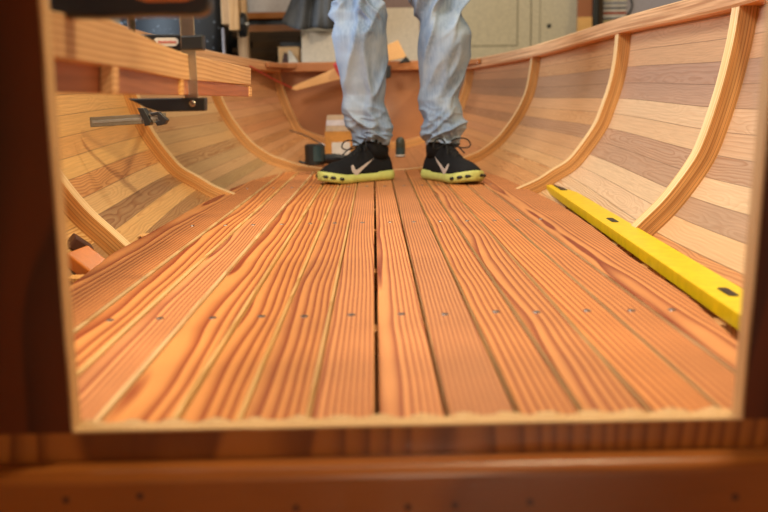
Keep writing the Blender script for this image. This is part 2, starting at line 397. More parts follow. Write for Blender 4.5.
# laminated frames
def frame(Y, w, th, first=0):
    half = section(Y); half2 = section(Y+w)
    pts = [Vector((p.x, p.z)) for p in half]; far = [Vector((p.x, p.z)) for p in half2]
    rings = []
    def nrm(P, i):
        t = (P[min(i+1, NS-1)]-P[max(i-1, 0)]).normalized(); return Vector((t.y, -t.x)) if True else None
    seq = []
    for i in range(first, NS):
        n = nrm(pts, i)
        if n.x > 0 or (abs(n.x) < .2 and n.y < 0): n = -n
        pass
        seq.append((pts[i], far[i], n))
    def ring(p, f, n, s):
        f2 = f if (f-p).dot(n) < 0 else f
        a = p; b = f2; c = p+n*th; 
        return [Vector((s*a.x, Y, a.y)), Vector((s*c.x, Y, c.y)), Vector((s*c.x, Y+w, c.y)), Vector((s*b.x, Y+w, b.y))]
    R = [ring(p, f, n, 1) for p, f, n in seq] + [ring(p, f, n, -1) for p, f, n in seq[::-1][1:]]
    return loft(R, [LAMS, LAMF], midx=[0, 1, 0, 0])
for Y, w, first, th in ((Y1, .043, 2, .057), (Y2, .043, 1, .057), (Y3, .043, 1, .054), (Y4, .05, 1, .057)):
    obj('curved_frame', frame(Y, w, th, first), boat)
# gunwales: inner face, underside
def sheerpt(Y): s = section(Y); return s[0]
def gunwale(side):
    R = []
    ys = [-1.2+6.28*i/70 for i in range(71)]
    for Y in ys:
        p = sheerpt(Y); inn = .07
        inn = min(inn, p.x*.9)
        xo = p.x+.03; xi = p.x-inn; zt = p.z; zb = p.z-.052
        r = .006
        R.append([Vector((side*x, Y, z)) for x, z in ((xo, zb), (xi+r, zb), (xi, zb+r), (xi, zt-r), (xi+r, zt), (xo-r, zt), (xo, zt-r))])
    return loft(R, [RAIL, RAILU], midx=[1, 0, 0, 0, 0, 0, 0])
obj('gunwale', gunwale(1), boat); obj('gunwale', gunwale(-1), boat)
# transom
s = section(5.06); poly = [Vector((p.x, 5.05, p.z)) for p in s[::2]] + [Vector((-p.x, 5.05, p.z)) for p in s[::2][::-1][1:]]
obj('transom', prism(poly, (0, .03, 0), MAHOX, 0), boat)
tz = sheerpt(5.0).z; tx = sheerpt(5.0).x
obj('transom_rail', box(-tx+.03, tx-.03, 4.985, 5.05, tz-.05, tz, MAHOX, .004), boat)
for sd in (-1, 1):
    c = Vector((sd*(tx-.05), 5.0, tz-.03))
    obj('corner_knee', prism([c, c+Vector((-sd*.13, 0, 0)), c+Vector((-sd*.06, -.06, 0)), c+Vector((sd*.02, -.26, 0)), c+Vector((sd*.04, -.25, 0))], (0, 0, .025), MAHOX, .002), boat)
# keelson inside the hull
R = []
for i in range(30):
    Y = -1+6.0*i/29; k = section(Y)[NS-1].z
    R.append([Vector((x, Y, z)) for x, z in ((-.05, k-.01), (.05, k-.01), (.05, k+.02), (-.05, k+.02))])
obj('keelson', loft(R, LAMS), boat)
R = []
for i in range(30):
    Y = -1.2+6.25*i/29; k = section(Y)[NS-1].z
    R.append([Vector((x, Y, z)) for x, z in ((-.025, k-.005), (.025, k-.005), (.02, -.43), (-.02, -.43))])
obj('keel', loft(R, LAMS), boat)
# bulkhead with the rectangular opening
YB0 = atz(378, 427.0, .0).y; YB1 = YB0+.021
print('bulkhead', YB0, YB1)
bl = at(71, 425, YB0); br = at(743, 420, YB0); tl = at(38, 0, YB0); tr = at(780, 0, YB0)
def ext(a, b, z): t = (z-a.z)/(b.z-a.z); return Vector((a.x+(b.x-a.x)*t, YB0, z))
zs = .000; zt = .50
q = [ext(bl, tl, zs), ext(br, tr, zs), ext(br, tr, zt), ext(bl, tl, zt)]
D = Vector((0, YB1-YB0, 0)); SKN = .0015
sb = section(YB0); side_r = [p for p in sb]
def rsec(z): return hull_x(YB0, z)
sheer_z = sb[0].z
PAN = []
def panel(poly, nm): PAN.append(prism(poly, D, BULK_LIT if nm == 'lower_panel' else BULKM, 0))
zs_list = [sheer_z-(sheer_z-zs)*i/12 for i in range(13)]
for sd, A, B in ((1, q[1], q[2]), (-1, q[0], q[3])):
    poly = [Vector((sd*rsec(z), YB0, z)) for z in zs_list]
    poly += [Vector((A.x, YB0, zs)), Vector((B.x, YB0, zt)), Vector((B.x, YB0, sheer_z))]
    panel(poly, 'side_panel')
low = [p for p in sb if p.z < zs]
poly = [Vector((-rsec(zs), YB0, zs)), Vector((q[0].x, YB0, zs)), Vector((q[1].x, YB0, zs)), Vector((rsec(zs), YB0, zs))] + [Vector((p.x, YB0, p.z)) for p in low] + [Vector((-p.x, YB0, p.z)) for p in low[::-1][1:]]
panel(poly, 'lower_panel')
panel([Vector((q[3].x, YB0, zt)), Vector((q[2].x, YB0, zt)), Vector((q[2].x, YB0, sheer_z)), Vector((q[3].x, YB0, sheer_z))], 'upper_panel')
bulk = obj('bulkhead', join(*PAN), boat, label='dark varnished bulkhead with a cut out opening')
# bare sawn rim of the opening, a few mm of unvarnished end grain
def rim(a, b, n, mat, nm):
    me = prism([a, b, b+n*.0025, a+n*.0025], D, mat, 0); o = obj(nm, me, bulk); o['label'] = 'pale bare sawn edge of the opening'
cz = Vector((0, 0, 1)); cx = Vector((1, 0, 0))
rim(q[0], q[3], cx, BAREZ, 'rim'); rim(q[1], q[2], -cx, BAREZ, 'rim')
# the sill is jagged from the saw
n = 90; V = []
rr = random.Random(5)
rings = []
for i in range(n+1):
    x = q[0].x+(q[1].x-q[0].x)*i/n; j = .0022*math.sin(i*1.1)+.0016*rr.random()
    rings.append([Vector((x, YB0-.0005, zs)), Vector((x, YB0-.0005, zs+.002)), Vector((x, YB1, zs+.003+j)), Vector((x, YB1+j*.8, zs))])
o = obj('rim', loft(rings, BARE), bulk); o['label'] = 'pale jagged sawn sill'
# beam in front of the bulkhead foot
by1 = YB0-.001; bz = at(378, 454.5, YB0).z
by0 = by1-.032
print('beam z', bz)
R = []
for x in (-.75, -.3, 0, .3, .75):
    ring = []
    r = .014
    for k in range(7):
        a = math.pi/2*k/6; ring.append(Vector((x, by0+r-r*math.cos(a), bz-r+r*math.sin(a))))
    ring += [Vector((x, by1, bz)), Vector((x, by1, bz-.13)), Vector((x, by0, bz-.13))]
    R.append(ring)
beam = obj('cross_beam', loft(R, FIRX), boat)
for px, py in ((66, 500), (140, 496), (296, 508), (408, 507), (455, 505), (530, 502), (735, 497)):
    p = at(px, py, by0); cyl = tube([p+Vector((0, -.0008, 0)), p+Vector((0, .004, 0))], .0035, RUST, 12)
    o = obj('plug', cyl, beam)
# foredeck over the camera's end, unseen, added to keep light off the bulkhead
R = []
for i in range(16):
    Y = -.45+(YB1+.45)*i/15; p = sheerpt(Y); z = p.z-.005
    ring = []
    for k in range(9):
        t = -1+2*k/8; ring.append(Vector((t*p.x, Y, z+.05*(1-t*t))))
    for k in range(9):
        t = 1-2*k/8; ring.append(Vector((t*p.x, Y, z+.05*(1-t*t)+.015)))
    R.append(ring)
obj('shade_deck', loft(R, MAHO), boat, True)

# ------------------------------------------------------------------ sole: slats, screws, crossbars
sole = thing('slatted_floor', 'slatted floor of orange fir boards screwed down inside the boat', 'floorboards', (0, 2.4, 0))
def tab(T, Y):
    for (a, u), (b, v) in zip(T, T[1:]):
        if Y <= b: return u+(v-u)*(max(Y, a)-a)/(b-a)
    return T[-1][1]
def half(Y): return tab([(.8, .455), (1.07, .478), (1.33, .508), (1.7, .522), (2.0, .545), (2.3, .562), (2.67, .574), (3.04, .560), (3.5, .545), (3.75, .52), (4.12, .45)], Y)
def halfl(Y): return tab([(.8, .48), (1.2, .53), (1.52, .565), (1.87, .592), (2.1, .586), (2.78, .584), (3.28, .568), (3.7, .53), (4.15, .47)], Y)
gaps = [-.62, -.442, -.368, -.292, -.211, -.144, -.073, -.003, .070, .144, .211, .282, .357, .422, .62]
gw = {0: .002, 5: .0035, 6: .0035, 7: .0062, 8: .0055, 9: .006}
SY = [1.27, 2.26, 3.2]
row_y = [atz(398, 314.5, 0).y, atz(398, 222, 0).y]; print('rows', row_y)
ysx = [row_y[0], row_y[1], row_y[1]*2-row_y[0]]
thk = .02
YS0, YS1 = YB1+.002, 4.09
for i in range(len(gaps)-1):
    # widest boards at the two edges
    a = gaps[i]+gw.get(i, .0068)/2; b = gaps[i+1]-gw.get(i+1, .0068)/2
    yend = YS1-.02*random.random()
    # clip by the curved edge of the floor
    top = []; ny = 70
    rows = []
    for k in range(ny+1):
        Y = YS0+(yend-YS0)*k/ny; h = half(Y)
        x0 = max(a, -halfl(Y)); x1 = min(b, h)
        if x1-x0 > .004: rows.append((Y, x0, x1))
    if len(rows) < 2: continue
    cx_ = (a+b)/2; cy_ = (YS0+yend)/2
    left = cx_ < -.09; R = []; e = .0016; e2 = .0034 if left else e  # left slats: bare chamfer, its pale tone also stands in for light
    for Y, x0, x1 in rows:
        R.append([Vector((x-cx_, Y-cy_, z)) for x, z in ((x0, -thk), (x1, -thk), (x1, -e2), (x1-e2, 0), (x0+e, 0), (x0, -e))])
    o = bpy.data.objects.new('slat', loft(R, [SOLE, SEDGE], midx=[1, 1, 1 if left else 0, 0, 0, 1])); COL.objects.link(o); o.parent = sole; o.location = (cx_, cy_-2.4, 0)
    for Y in ysx:
        sxx = max(-.50, min(.455, cx_))
        sx = sxx+random.uniform(-.006, .006); sy = Y+random.uniform(-.006, .006)
        bm = bmesh.new(); ang = random.random()*3
        bmesh.ops.create_cone(bm, cap_ends=True, segments=16, radius1=.0064, radius2=.0056, depth=.0012)
        me = bpy.data.meshes.new('m'); bm.to_mesh(me); bm.free(); me.materials.append(SCREW)
        slot = box(-.0052, .0052, -.0009, .0009, .0004, .0007, BLACK, 0)
        sc = bpy.data.objects.new('screw', join(me, slot)); COL.objects.link(sc); sc.parent = o
        sc.location = (sx-cx_, sy-cy_, .0007); sc.rotation_euler = (0, 0, ang)
for Y in ysx+[row_y[0]+.45, row_y[1]+.45]:
    hw = hull_x(Y, -.035)-.012
    zb = -.058
    hb = hull_x(Y, zb+.005)-.008
    hb = min(hb, hw)
    hw = min(hw, .66); hb = min(hb, hw)
    poly = [Vector((-hw, Y-.02, -.0205)), Vector((hw, Y-.02, -.0205)), Vector((hb-.05, Y-.02, zb)), Vector((-hb+.05, Y-.02, zb))]
    obj('crossbar', prism(poly, (0, .04, 0), PINE, .001), sole)

# ------------------------------------------------------------------ spirit level
zt_ = .014; zb_ = -.012
A = atz(546, 184.5, zt_); B = atz(741, 315, zt_)
dirv = (B-A); dirv.z = 0; L = dirv.length; dn = dirv.normalized(); side = Vector((-dn.y, dn.x, 0))
if side.x < 0: side = -side
L2 = (YB1+.012-A.y)/dn.y
W = .066
lvl = thing('spirit_level', 'long yellow box spirit level lying along the floor edge', 'spirit level', (A.x, A.y, zb_))
P = [A+Vector((0, 0, zb_-zt_)), A+dn*L2+Vector((0, 0, zb_-zt_)), A+dn*L2+side*W+Vector((0, 0, zb_-zt_)), A+side*W+Vector((0, 0, zb_-zt_))]
obj('body', prism(P, (0, 0, zt_-zb_), YELLOW, .002), lvl)
def slot_at(px, py, ln, wd):
    c = atz(px, py, zt_)
    u = (c-A).dot(dn); c = A+dn*u+side*(W*.5)
    poly = []
    for k in range(24):
        a = 2*math.pi*k/24; sx = math.cos(a); sy = math.sin(a)
        poly.append(c+dn*(sx*wd/2+(ln-wd)/2*(1 if sx > 0 else -1))+side*(sy*wd/2)+Vector((0, 0, .0002)))
    o = obj('hand_slot', prism(poly, (0, 0, .0006), RUBBER, 0), lvl)
    return o
slot_at(556, 187.5, .20, .024); slot_at(618, 220, .08, .018); slot_at(726, 292, .062, .018)
obj('end_cap', prism([A+dn*-.004+Vector((0, 0, zb_-zt_)), A+Vector((0, 0, zb_-zt_)), A+side*W+Vector((0, 0, zb_-zt_)), A+side*W+dn*-.004+Vector((0, 0, zb_-zt_))], (0, 0, zt_-zb_), YELLOW, 0), lvl)

# ------------------------------------------------------------------ seat rail of pine and mahogany, fixed to the bulkhead
XR = -.326
railt = thing('seat_rail', 'pale pine rail with sloping top over mahogany strip, clamped', 'rail', (XR, .9, .3))
def side_poly(pts, X): return [atx(px, py, X) for px, py in pts]
pp = side_poly([(54, 14), (80, 16), (108, 18), (128, 28), (160, 43.5), (184, 53), (215, 60), (251, 68), (251, 85), (215, 82), (184, 79.5), (120, 67), (54, 57)], XR)
pp[0].y = pp[-1].y = YB1+.001
obj('top_board', prism(pp, (-.022, 0, 0), PINE, .0015), railt)
def low(pxa, pxb, X, mat, nm, lab=None):
    def yb(px): return 92.5+(px-54)*.02
    def yt(px): return 56+(px-54)*.165
    ps = side_poly([(pxa, yt(pxa)-2), (pxb, yt(pxb)-(2 if pxb < 200 else 1)), (pxb, yb(pxb)), (pxa, yb(pxa))], X)
    me = prism(ps, (-.016, 0, 0), mat, .001); o = obj(nm, me, railt)
    if lab: o['label'] = lab
low(52, 115, XR-.018, MAHO, 'lower_board'); low(119, 182, XR-.006, MAHO, 'lower_board'); low(184.5, 249, XR-.003, MAHO, 'lower_board')
low(113, 119, XR-.001, PINE, 'cleat', 'pale pine cleat'); low(181.5, 184, XR-.001, PINE, 'cleat', 'pale pine cleat'); low(249.5, 252, XR-.001, PINE, 'cleat', 'pale pine cleat')

# ------------------------------------------------------------------ clamps
def clamp_bar(p0, p1, w, t, wdir, mat=STEEL):
    p0, p1 = Vector(p0), Vector(p1); d = (p1-p0).normalized(); u = Vector(wdir).normalized(); v = d.cross(u)
    poly = [p0-u*w/2-v*t/2, p0+u*w/2-v*t/2, p0+u*w/2+v*t/2, p0-u*w/2+v*t/2]
    return prism(poly, p1-p0, mat, .001)
YC = at(191, 70, 1).y
YC = atx(191, 70, XR).y-.002
c1 = thing('bar_clamp', 'upright steel bar clamp with black jaws gripping the pale rail', 'clamp', atx(191, 97, XR+.006))
a0 = at(192, 104, YC-.01); a1 = at(190.5, -16, YC-.01); a1.x = a0.x
obj('bar', clamp_bar(a0, a1, .022, .008, (1, 0, 0)), c1)
for e in (-1, 1):
    obj('bar_edge', clamp_bar(a0+Vector((e*.0115, -.0045, .013)), Vector((a0.x+e*.0115, a1.y-.0045, a1.z)), .0022, .002, (1, 0, 0), STEEL), c1)
def jaw(pts, Y, d, nm, par, mat=BLACK, bev=.002): return obj(nm, prism([at(px, py, Y) for px, py in pts], (0, d, 0), mat, bev), par)
jaw([(127, 98.5), (205, 97.5), (205, 111), (160, 112), (146, 108), (134, 102)], YC-.022, .024, 'fixed_jaw', c1)
pr = at(192.5, 103.5, YC-.022); rv = obj('rivet', tube([pr+Vector((0, -.002, 0)), pr+Vector((0, -.0008, 0)), pr+Vector((0, .001, 0))], [.0035, .0055, .0058], STEEL, 20), c1)
jaw([(140, 34), (203, 34.5), (203, 50), (166, 50.5), (140, 44)], YC+.003, .022, 'sliding_jaw', c1)
jaw([(181, 36), (202.5, 35), (202.5, 49.5), (181, 50)], YC-.022, .028, 'sliding_jaw_collar', c1)
lab = [(154, 39.5), (156, 37.8), (175, 37.6), (178, 39.5), (178.5, 43), (176, 46), (160, 46.3)]
lb = jaw(lab, YC+.0018, .0015, 'name_plate', c1, PAPER, 0)
for k in range(9):
    x0 = 158.5+k*2; obj('letter', prism([at(x0, 41 if k % 3 else 40.4, YC+.0012), at(x0+1.2, 41, YC+.0012), at(x0+1.2, 43.2, YC+.0012), at(x0, 43.2, YC+.0012)], (0, .0008, 0), RED, 0), lb)
sp0 = at(133, 48, YC+.02); sp1 = at(133, -2, YC+.02); sp1.x = sp0.x
pts = []; rad = []
for i in range(150):
    t = i/149; pts.append(sp0.lerp(sp1, t)); rad.append(.0058 if i % 2 else .0072)
obj('spindle', tube(pts, rad, STEEL, 12), c1)
h0 = sp1; obj('handle', tube([h0, h0+Vector((0, 0, .01)), h0+Vector((0, 0, .02)), h0+Vector((0, 0, .05)), h0+Vector((0, 0, .055))], [.008, .014, .016, .015, .008], RUBBER, 16), c1)
# near clamp, its black jaw close to the opening
YN = .93
c2 = thing('bar_clamp', 'blurred black clamp jaw resting on the rail nearest the opening', 'clamp', at(120, 18, YN))
jaw([(48, -9), (200, -12), (209, -6), (209, 9), (200, 15), (150, 15), (100, 17.5), (48, 17)], YN, .03, 'jaw', c2, BLACK, .005)
bb = at(203, -4, YN+.015); obj('bar', clamp_bar(bb, bb+Vector((0, 0, .25)), .014, .008, (1, 0, 0), STEEL), c2)
hh = at(168, -5, YN-.004); obj('handle', tube([hh+Vector((-.03, -.012, -.001)), hh+Vector((-.02, -.014, 0)), hh+Vector((.02, -.014, 0)), hh+Vector((.03, -.012, -.001))], [.004, .008, .008, .004], AMBER, 14), c2)
# horizontal clamp below
YK = 2.5
c3 = thing('bar_clamp', 'small steel bar clamp lying level under the black lower jaw', 'clamp', at(150, 118, YK))
g0 = at(90, 122.3, YK-.06); g1 = at(166, 117.5, YK)
obj('bar', clamp_bar(g0, g1, .028, .010, (0, 0, 1), STEELD), c3)
obj('bar_groove', clamp_bar(g0.lerp(g1, .03)+Vector((.0, -.0015, 0)), g1+Vector((.0, -.0015, 0)), .009, .0095, (0, 0, 1), SCREW), c3)
jaw([(150, 113), (158, 111.5), (167, 120), (164.5, 124.5), (157, 126), (155, 122), (159, 120.5), (157, 115), (152, 116)], YK-.03, .03, 'clip', c3, BLACK, .001)
jaw([(137, 108), (143, 108), (151, 122), (149, 125.5), (144.5, 126), (144, 122)], YK-.04, .04, 'clip', c3, BLACK, .001)
k0 = at(147, 116, YK); k1 = at(150, 112, Y2-.002)
obj('arm', tube([k0, k0.lerp(k1, .5), k1], .009, BLACK, 8), c3)
# ------------------------------------------------------------------ scraps at the left edge
def block(px, py, z, sx, sy, sz, mat, rz, nm, label, cat):
    p = atz(px, py, z); o = obj(nm, box(-sx/2, sx/2, -sy/2, sy/2, 0, sz, mat, .004)); o.location = (p.x, p.y, z); o.rotation_euler = (.0, 0, rz); tag(o, label, cat); return o
def block2(px, py, Y, sx, sy, sz, mat, rot, nm, label, cat):
    p = at(px, py, Y); o = obj(nm, box(-sx/2, sx/2, -sy/2, sy/2, -sz/2, sz/2, mat, .004)); o.location = p; o.rotation_euler = rot; tag(o, label, cat)
block2(80, 246, 1.88, .05, .05, .03, RUST, (.1, .7, .5), 'wood_block', 'dark red brown wood block in the bilge beside the nearest frame', 'wood block')
block2(88, 264, 1.78, .075, .07, .03, AMBER, (.1, .6, -.3), 'wood_block', 'glossy amber wood block in the bilge touching the floor edge', 'wood block')

# ------------------------------------------------------------------ things in the stern
def yz(px, py, Y): return at(px, py, Y)
# tapered stick resting on the transom rail
stick_pts = [(291, 89), (293.5, 86), (337, 67.5), (398, 40), (407, 57.5), (388, 61), (341, 79), (296, 90.5)]
stk = obj('tapered_board', prism([at(px, py, 4.90) for px, py in stick_pts], (0, .018, 0), PINE, .002))
tag(stk, 'pale tapered board leaning across the transom behind the legs', 'board')
sc = thing('spring_clamp', 'red and black spring clamp on the tapered board', 'clamp', at(338, 72, 4.85))
obj('pad', tube([at(334, 66, 4.87), at(336, 64, 4.87), at(339, 69, 4.87), at(341, 76, 4.87)], [.01, .02, .022, .012], RED, 12), sc)
obj('arm', prism([at(384, 66, 4.87), at(391, 65, 4.87), at(391, 77, 4.87), at(386, 79, 4.87)], (0, .03, 0), RUBBER, .004), sc)
obj('arm', prism([at(403, 59, 4.87), at(406, 56, 4.87), at(411, 62, 4.87), at(398, 63.5, 4.87)], (0, .03, 0), RUBBER, .004), sc)
# cardboard box
YBX = 4.3
bx = thing('cardboard_box', 'small tan cardboard box with beige flap behind the shoe', 'box', at(342, 158, YBX))
p0 = at(325.5, 160, YBX); p1 = at(362, 131, YBX)
obj('carton', prism([p0, Vector((p1.x, p0.y, p0.z)), Vector((p1.x, p0.y, p1.z)), Vector((p0.x, p0.y, p1.z))], (.01, .12, 0), CARD, .002), bx)
f0 = at(325.5, 131.5, YBX); f1 = at(327, 115, YBX+.05)
fl = prism([f0, Vector((p1.x, f0.y, f0.z)), Vector((p1.x, f1.y, f1.z)), Vector((f1.x, f1.y, f1.z))], (0, .004, 0), TAPE, 0)
obj('flap', fl, bx, label='beige flap folded up')
g = .42; a_ = f0.lerp(f1, .35); b_ = f0.lerp(f1, .68)
obj('tape', prism([a_+Vector((0, -.001, 0)), Vector((p1.x, a_.y-.001, a_.z)), Vector((p1.x, b_.y-.001, b_.z)), b_+Vector((0, -.001, 0))], (0, .001, 0), LILAC, 0), bx)
l0 = at(332, 155, YBX-.0012); l1 = at(350, 142, YBX-.0012)
lbo = obj('label', prism([l0, Vector((l1.x, l0.y, l0.z)), Vector((l1.x, l0.y, l1.z)), Vector((l0.x, l0.y, l1.z))], (0, .001, 0), PAPER, 0), bx)
# black tool
YT = 3.95
tl_ = thing('power_tool', 'black cylindrical power tool with teal band beside the box', 'tool', at(315, 166, YT))
b0 = at(315, 165, YT); b1 = at(316, 144, YT); cxx = b0.x
obj('body', tube([Vector((cxx, YT, b0.z)), Vector((cxx, YT, b0.z+.004)), Vector((cxx, YT, b1.z-.006)), Vector((cxx, YT, b1.z))], [.04, .046, .046, .036], RUBBER, 24), tl_)
obj('band', tube([Vector((cxx+.012, YT-.012, b0.z+.02)), Vector((cxx+.012, YT-.012, b1.z-.008))], .037, TEAL, 24), tl_)
obj('grip', tube([Vector((cxx+.02, YT, b0.z+.03)), Vector((cxx+.09, YT+.01, b0.z+.025)), Vector((cxx+.15, YT+.02, b0.z+.02))], [.02, .026, .022], RUBBER, 16), tl_)
obj('cord', tube([Vector((cxx-.03, YT, b0.z+.01)), Vector((cxx-.06, YT, b0.z+.012)), Vector((cxx-.075, YT, b0.z+.02))], .006, RUBBER, 8), tl_)
# small dark bottle
YO = 4.25
bo = thing('bottle', 'small dark olive bottle with teal band standing between the shoes', 'bottle', at(400, 158, YO))
b0 = at(400.5, 157, YO); b1 = at(400.5, 137, YO)
ht = b1.z-b0.z; B0 = Vector((b0.x, YO, b0.z))
obj('body', tube([B0+Vector((0, 0, ht*t)) for t in (0, .02, .7, .86, .96, 1)], [.02, .024, .024, .022, .016, .006], OLIVE, 20), bo, True)
obj('band', tube([B0+Vector((0, 0, ht*t)) for t in (.12, .48)], .0247, TEAL, 20), bo)
obj('label', tube([B0+Vector((0, 0, ht*t)) for t in (.05, .13)], .0249, PAPER, 20), bo)
# cords
cr = obj('red_cord', tube(crom([at(250, 66, 4.3), at(262, 73, 4.5), at(275, 80, 4.75), at(292, 88, 4.88)], 24), .0035, RED, 6))
tag(cr, 'thin red cord running to the tip of the tapered board', 'cord')
ww = obj('bent_wire', tube(crom([at(290, 130.5, 4.6), at(298, 133, 4.55), at(306, 136, 4.5), at(318, 142, 4.4), at(326, 146, 4.38)], 24), .004, SCREW, 6))
tag(ww, 'thin dark bent wire lying on the planks behind the tool', 'wire')

# ------------------------------------------------------------------ person
per = thing('person', 'person in faded blue jeans and black running shoes standing in the boat', 'person', (0.05, 3.62, 0))
def denim():
    m = NT('faded denim'); tc = m.n('ShaderNodeTexCoord'); mp = m.n('ShaderNodeMapping'); mp.inputs['Scale'].default_value = (140, 140, 16)
    m.l(tc.outputs['Object'], mp.inputs[0]); nz = m.n('ShaderNodeTexNoise', i_Scale=1.0, i_Detail=3.0); m.l(mp.outputs[0], nz.inputs['Vector'])
    n2 = m.n('ShaderNodeTexNoise', i_Scale=7.0, i_Detail=3.0); m.l(tc.outputs['Object'], n2.inputs['Vector'])
    c = m.mix(m.ramp(nz.outputs[0], [(.35, 0.0), (.65, 1.0)]), lin('#8292aa'), lin('#697c97'))
    c = m.mix(m.ramp(n2.outputs[0], [(.4, 0.0), (.65, .8)]), c, lin('#9aa6b5'))
    m.l(c, m.b.inputs['Base Color']); m.b.inputs['Roughness'].default_value = .85; m.b.inputs['Specular IOR Level'].default_value = .2
    m.bump(nz.outputs[0], .3, .001); return m.m
DENIM = denim()
def interp(T, y):
    if y <= T[0][0]: return T[0][1]
    for (a, u), (b, v) in zip(T, T[1:]):
        if y <= b:
            t = (y-a)/(b-a); t = t*t*(3-2*t)*.5+t*.5; return u+(v-u)*t
    return T[-1][1]
LL = [(0, 337.5), (14, 331.7), (23, 336), (37, 332), (57, 334.6), (80, 340), (95, 344.7), (110, 341.8), (126, 349), (134, 352.5), (146, 358)]
LR = [(0, 384), (17, 385), (43, 387), (86, 387), (103, 385), (123, 390.6), (136, 389), (146, 386)]
RL = [(0, 413.6), (23, 418), (52, 416.5), (86, 421), (100, 419), (123, 423.7), (141, 425), (146, 427)]
RR_ = [(0, 468), (14, 464), (37, 471), (54, 469.7), (77, 465), (98, 458), (115, 462.5), (128, 466), (134, 463), (142, 455)]
from mathutils import noise as NZ
def rdg(x, y, s, p=1.9):
    n = abs(NZ.noise(Vector((x, y, s*3.7)))); return max(0, 1-n*2.2)**p
def fold(th, py, seed):
    """cloth folds: stacked creases near the hem, long soft diagonals on the calf, strong drapes over the knee"""
    hem = min(1, max(0, 1-(146-py)/58)); hem = hem*hem*(3-2*hem); kn = math.exp(-((py-4)/24)**2)
    cx, sy = math.cos(th), math.sin(th); v = 0
    v += hem*.044*(rdg(cx*.9+seed, py*.065+cx*.9*(1 if seed > 1.5 else -1), seed)-.3)
    v += hem*.016*(rdg(cx*1.4, py*.13-cx, seed+3)-.3)
    v += kn*.058*(rdg(cx*.8+seed, py*.040+cx*1.0*(1 if seed > 1.5 else -1), seed+5)-.35)
    v += .022*(rdg(cx*1.3+py*.012, py*.014, seed+9)-.35)
    return v
def leg(TL, TR, Yc, seed, ybot_l, ybot_r, hipx, ys):
    R = []; N = 112; py = 146.0
    rows = [146-.9*i for i in range(175)]
    for py in rows:
        a = at(interp(TL, py), py, Yc); b = at(interp(TR, py), py, Yc)
        c = (a+b)/2; rx = (b-a).length/2
        dep = rx*(1.0+.12*min(1, max(0, (125-py)/50)))
        t = max(0, (40-py)/50)
        if py < 0:      # thigh, above the picture
            k = min(1, -py/12); rx = rx*(1+.02*k); dep = rx*1.12
            c.x += (hipx-c.x)*min(1, (-py)/20)*.9
        ring = []
        knee = .035*math.exp(-((py-30)/26)**2)
        for i in range(N):
            th = 2*math.pi*i/N; f = fold(th, py, seed)
            ex = 1.0
            x = c.x+(rx+f*.5)*math.copysign(abs(math.cos(th))**.92, math.cos(th)); y = Yc-knee+ys*(146-py)/146+(dep+f)*math.copysign(abs(math.sin(th))**.92, math.sin(th))
            z = c.z
            if py > 132:
                front = -math.sin(th)
                z += (front*.018+.006*math.sin(3*th+seed))*((py-132)/14)
            ring.append(Vector((x, y, z)))
        R.append(ring)
    # inner turn of the hem
    inn = [p.lerp(sum(R[0], Vector())/N, .12)+Vector((0, 0, .01)) for p in R[0]]
    return loft([inn]+R, DENIM, caps=False)
YLg, YRg = 3.565, 3.545
lg1 = leg(LL, LR, YLg, .7, 0, 0, .02, .02); lg2 = leg(RL, RR_, YRg, 2.1, 0, 0, .21, .02)
topz = max(v.co.z for v in lg1.vertices); print('leg top', topz)
hips = []
hc = Vector((.115, 3.62, 0))
for z, rx, ry in ((.84, .15, .10), (.88, .185, .125), (.93, .20, .14), (1.0, .198, .14), (1.08, .185, .13), (1.14, .18, .125)):
    hips.append([Vector((hc.x+rx*math.cos(2*math.pi*i/40), hc.y+ry*math.sin(2*math.pi*i/40), z)) for i in range(40)])
obj('jeans', join(lg1, lg2, loft(hips, DENIM)), per, True)
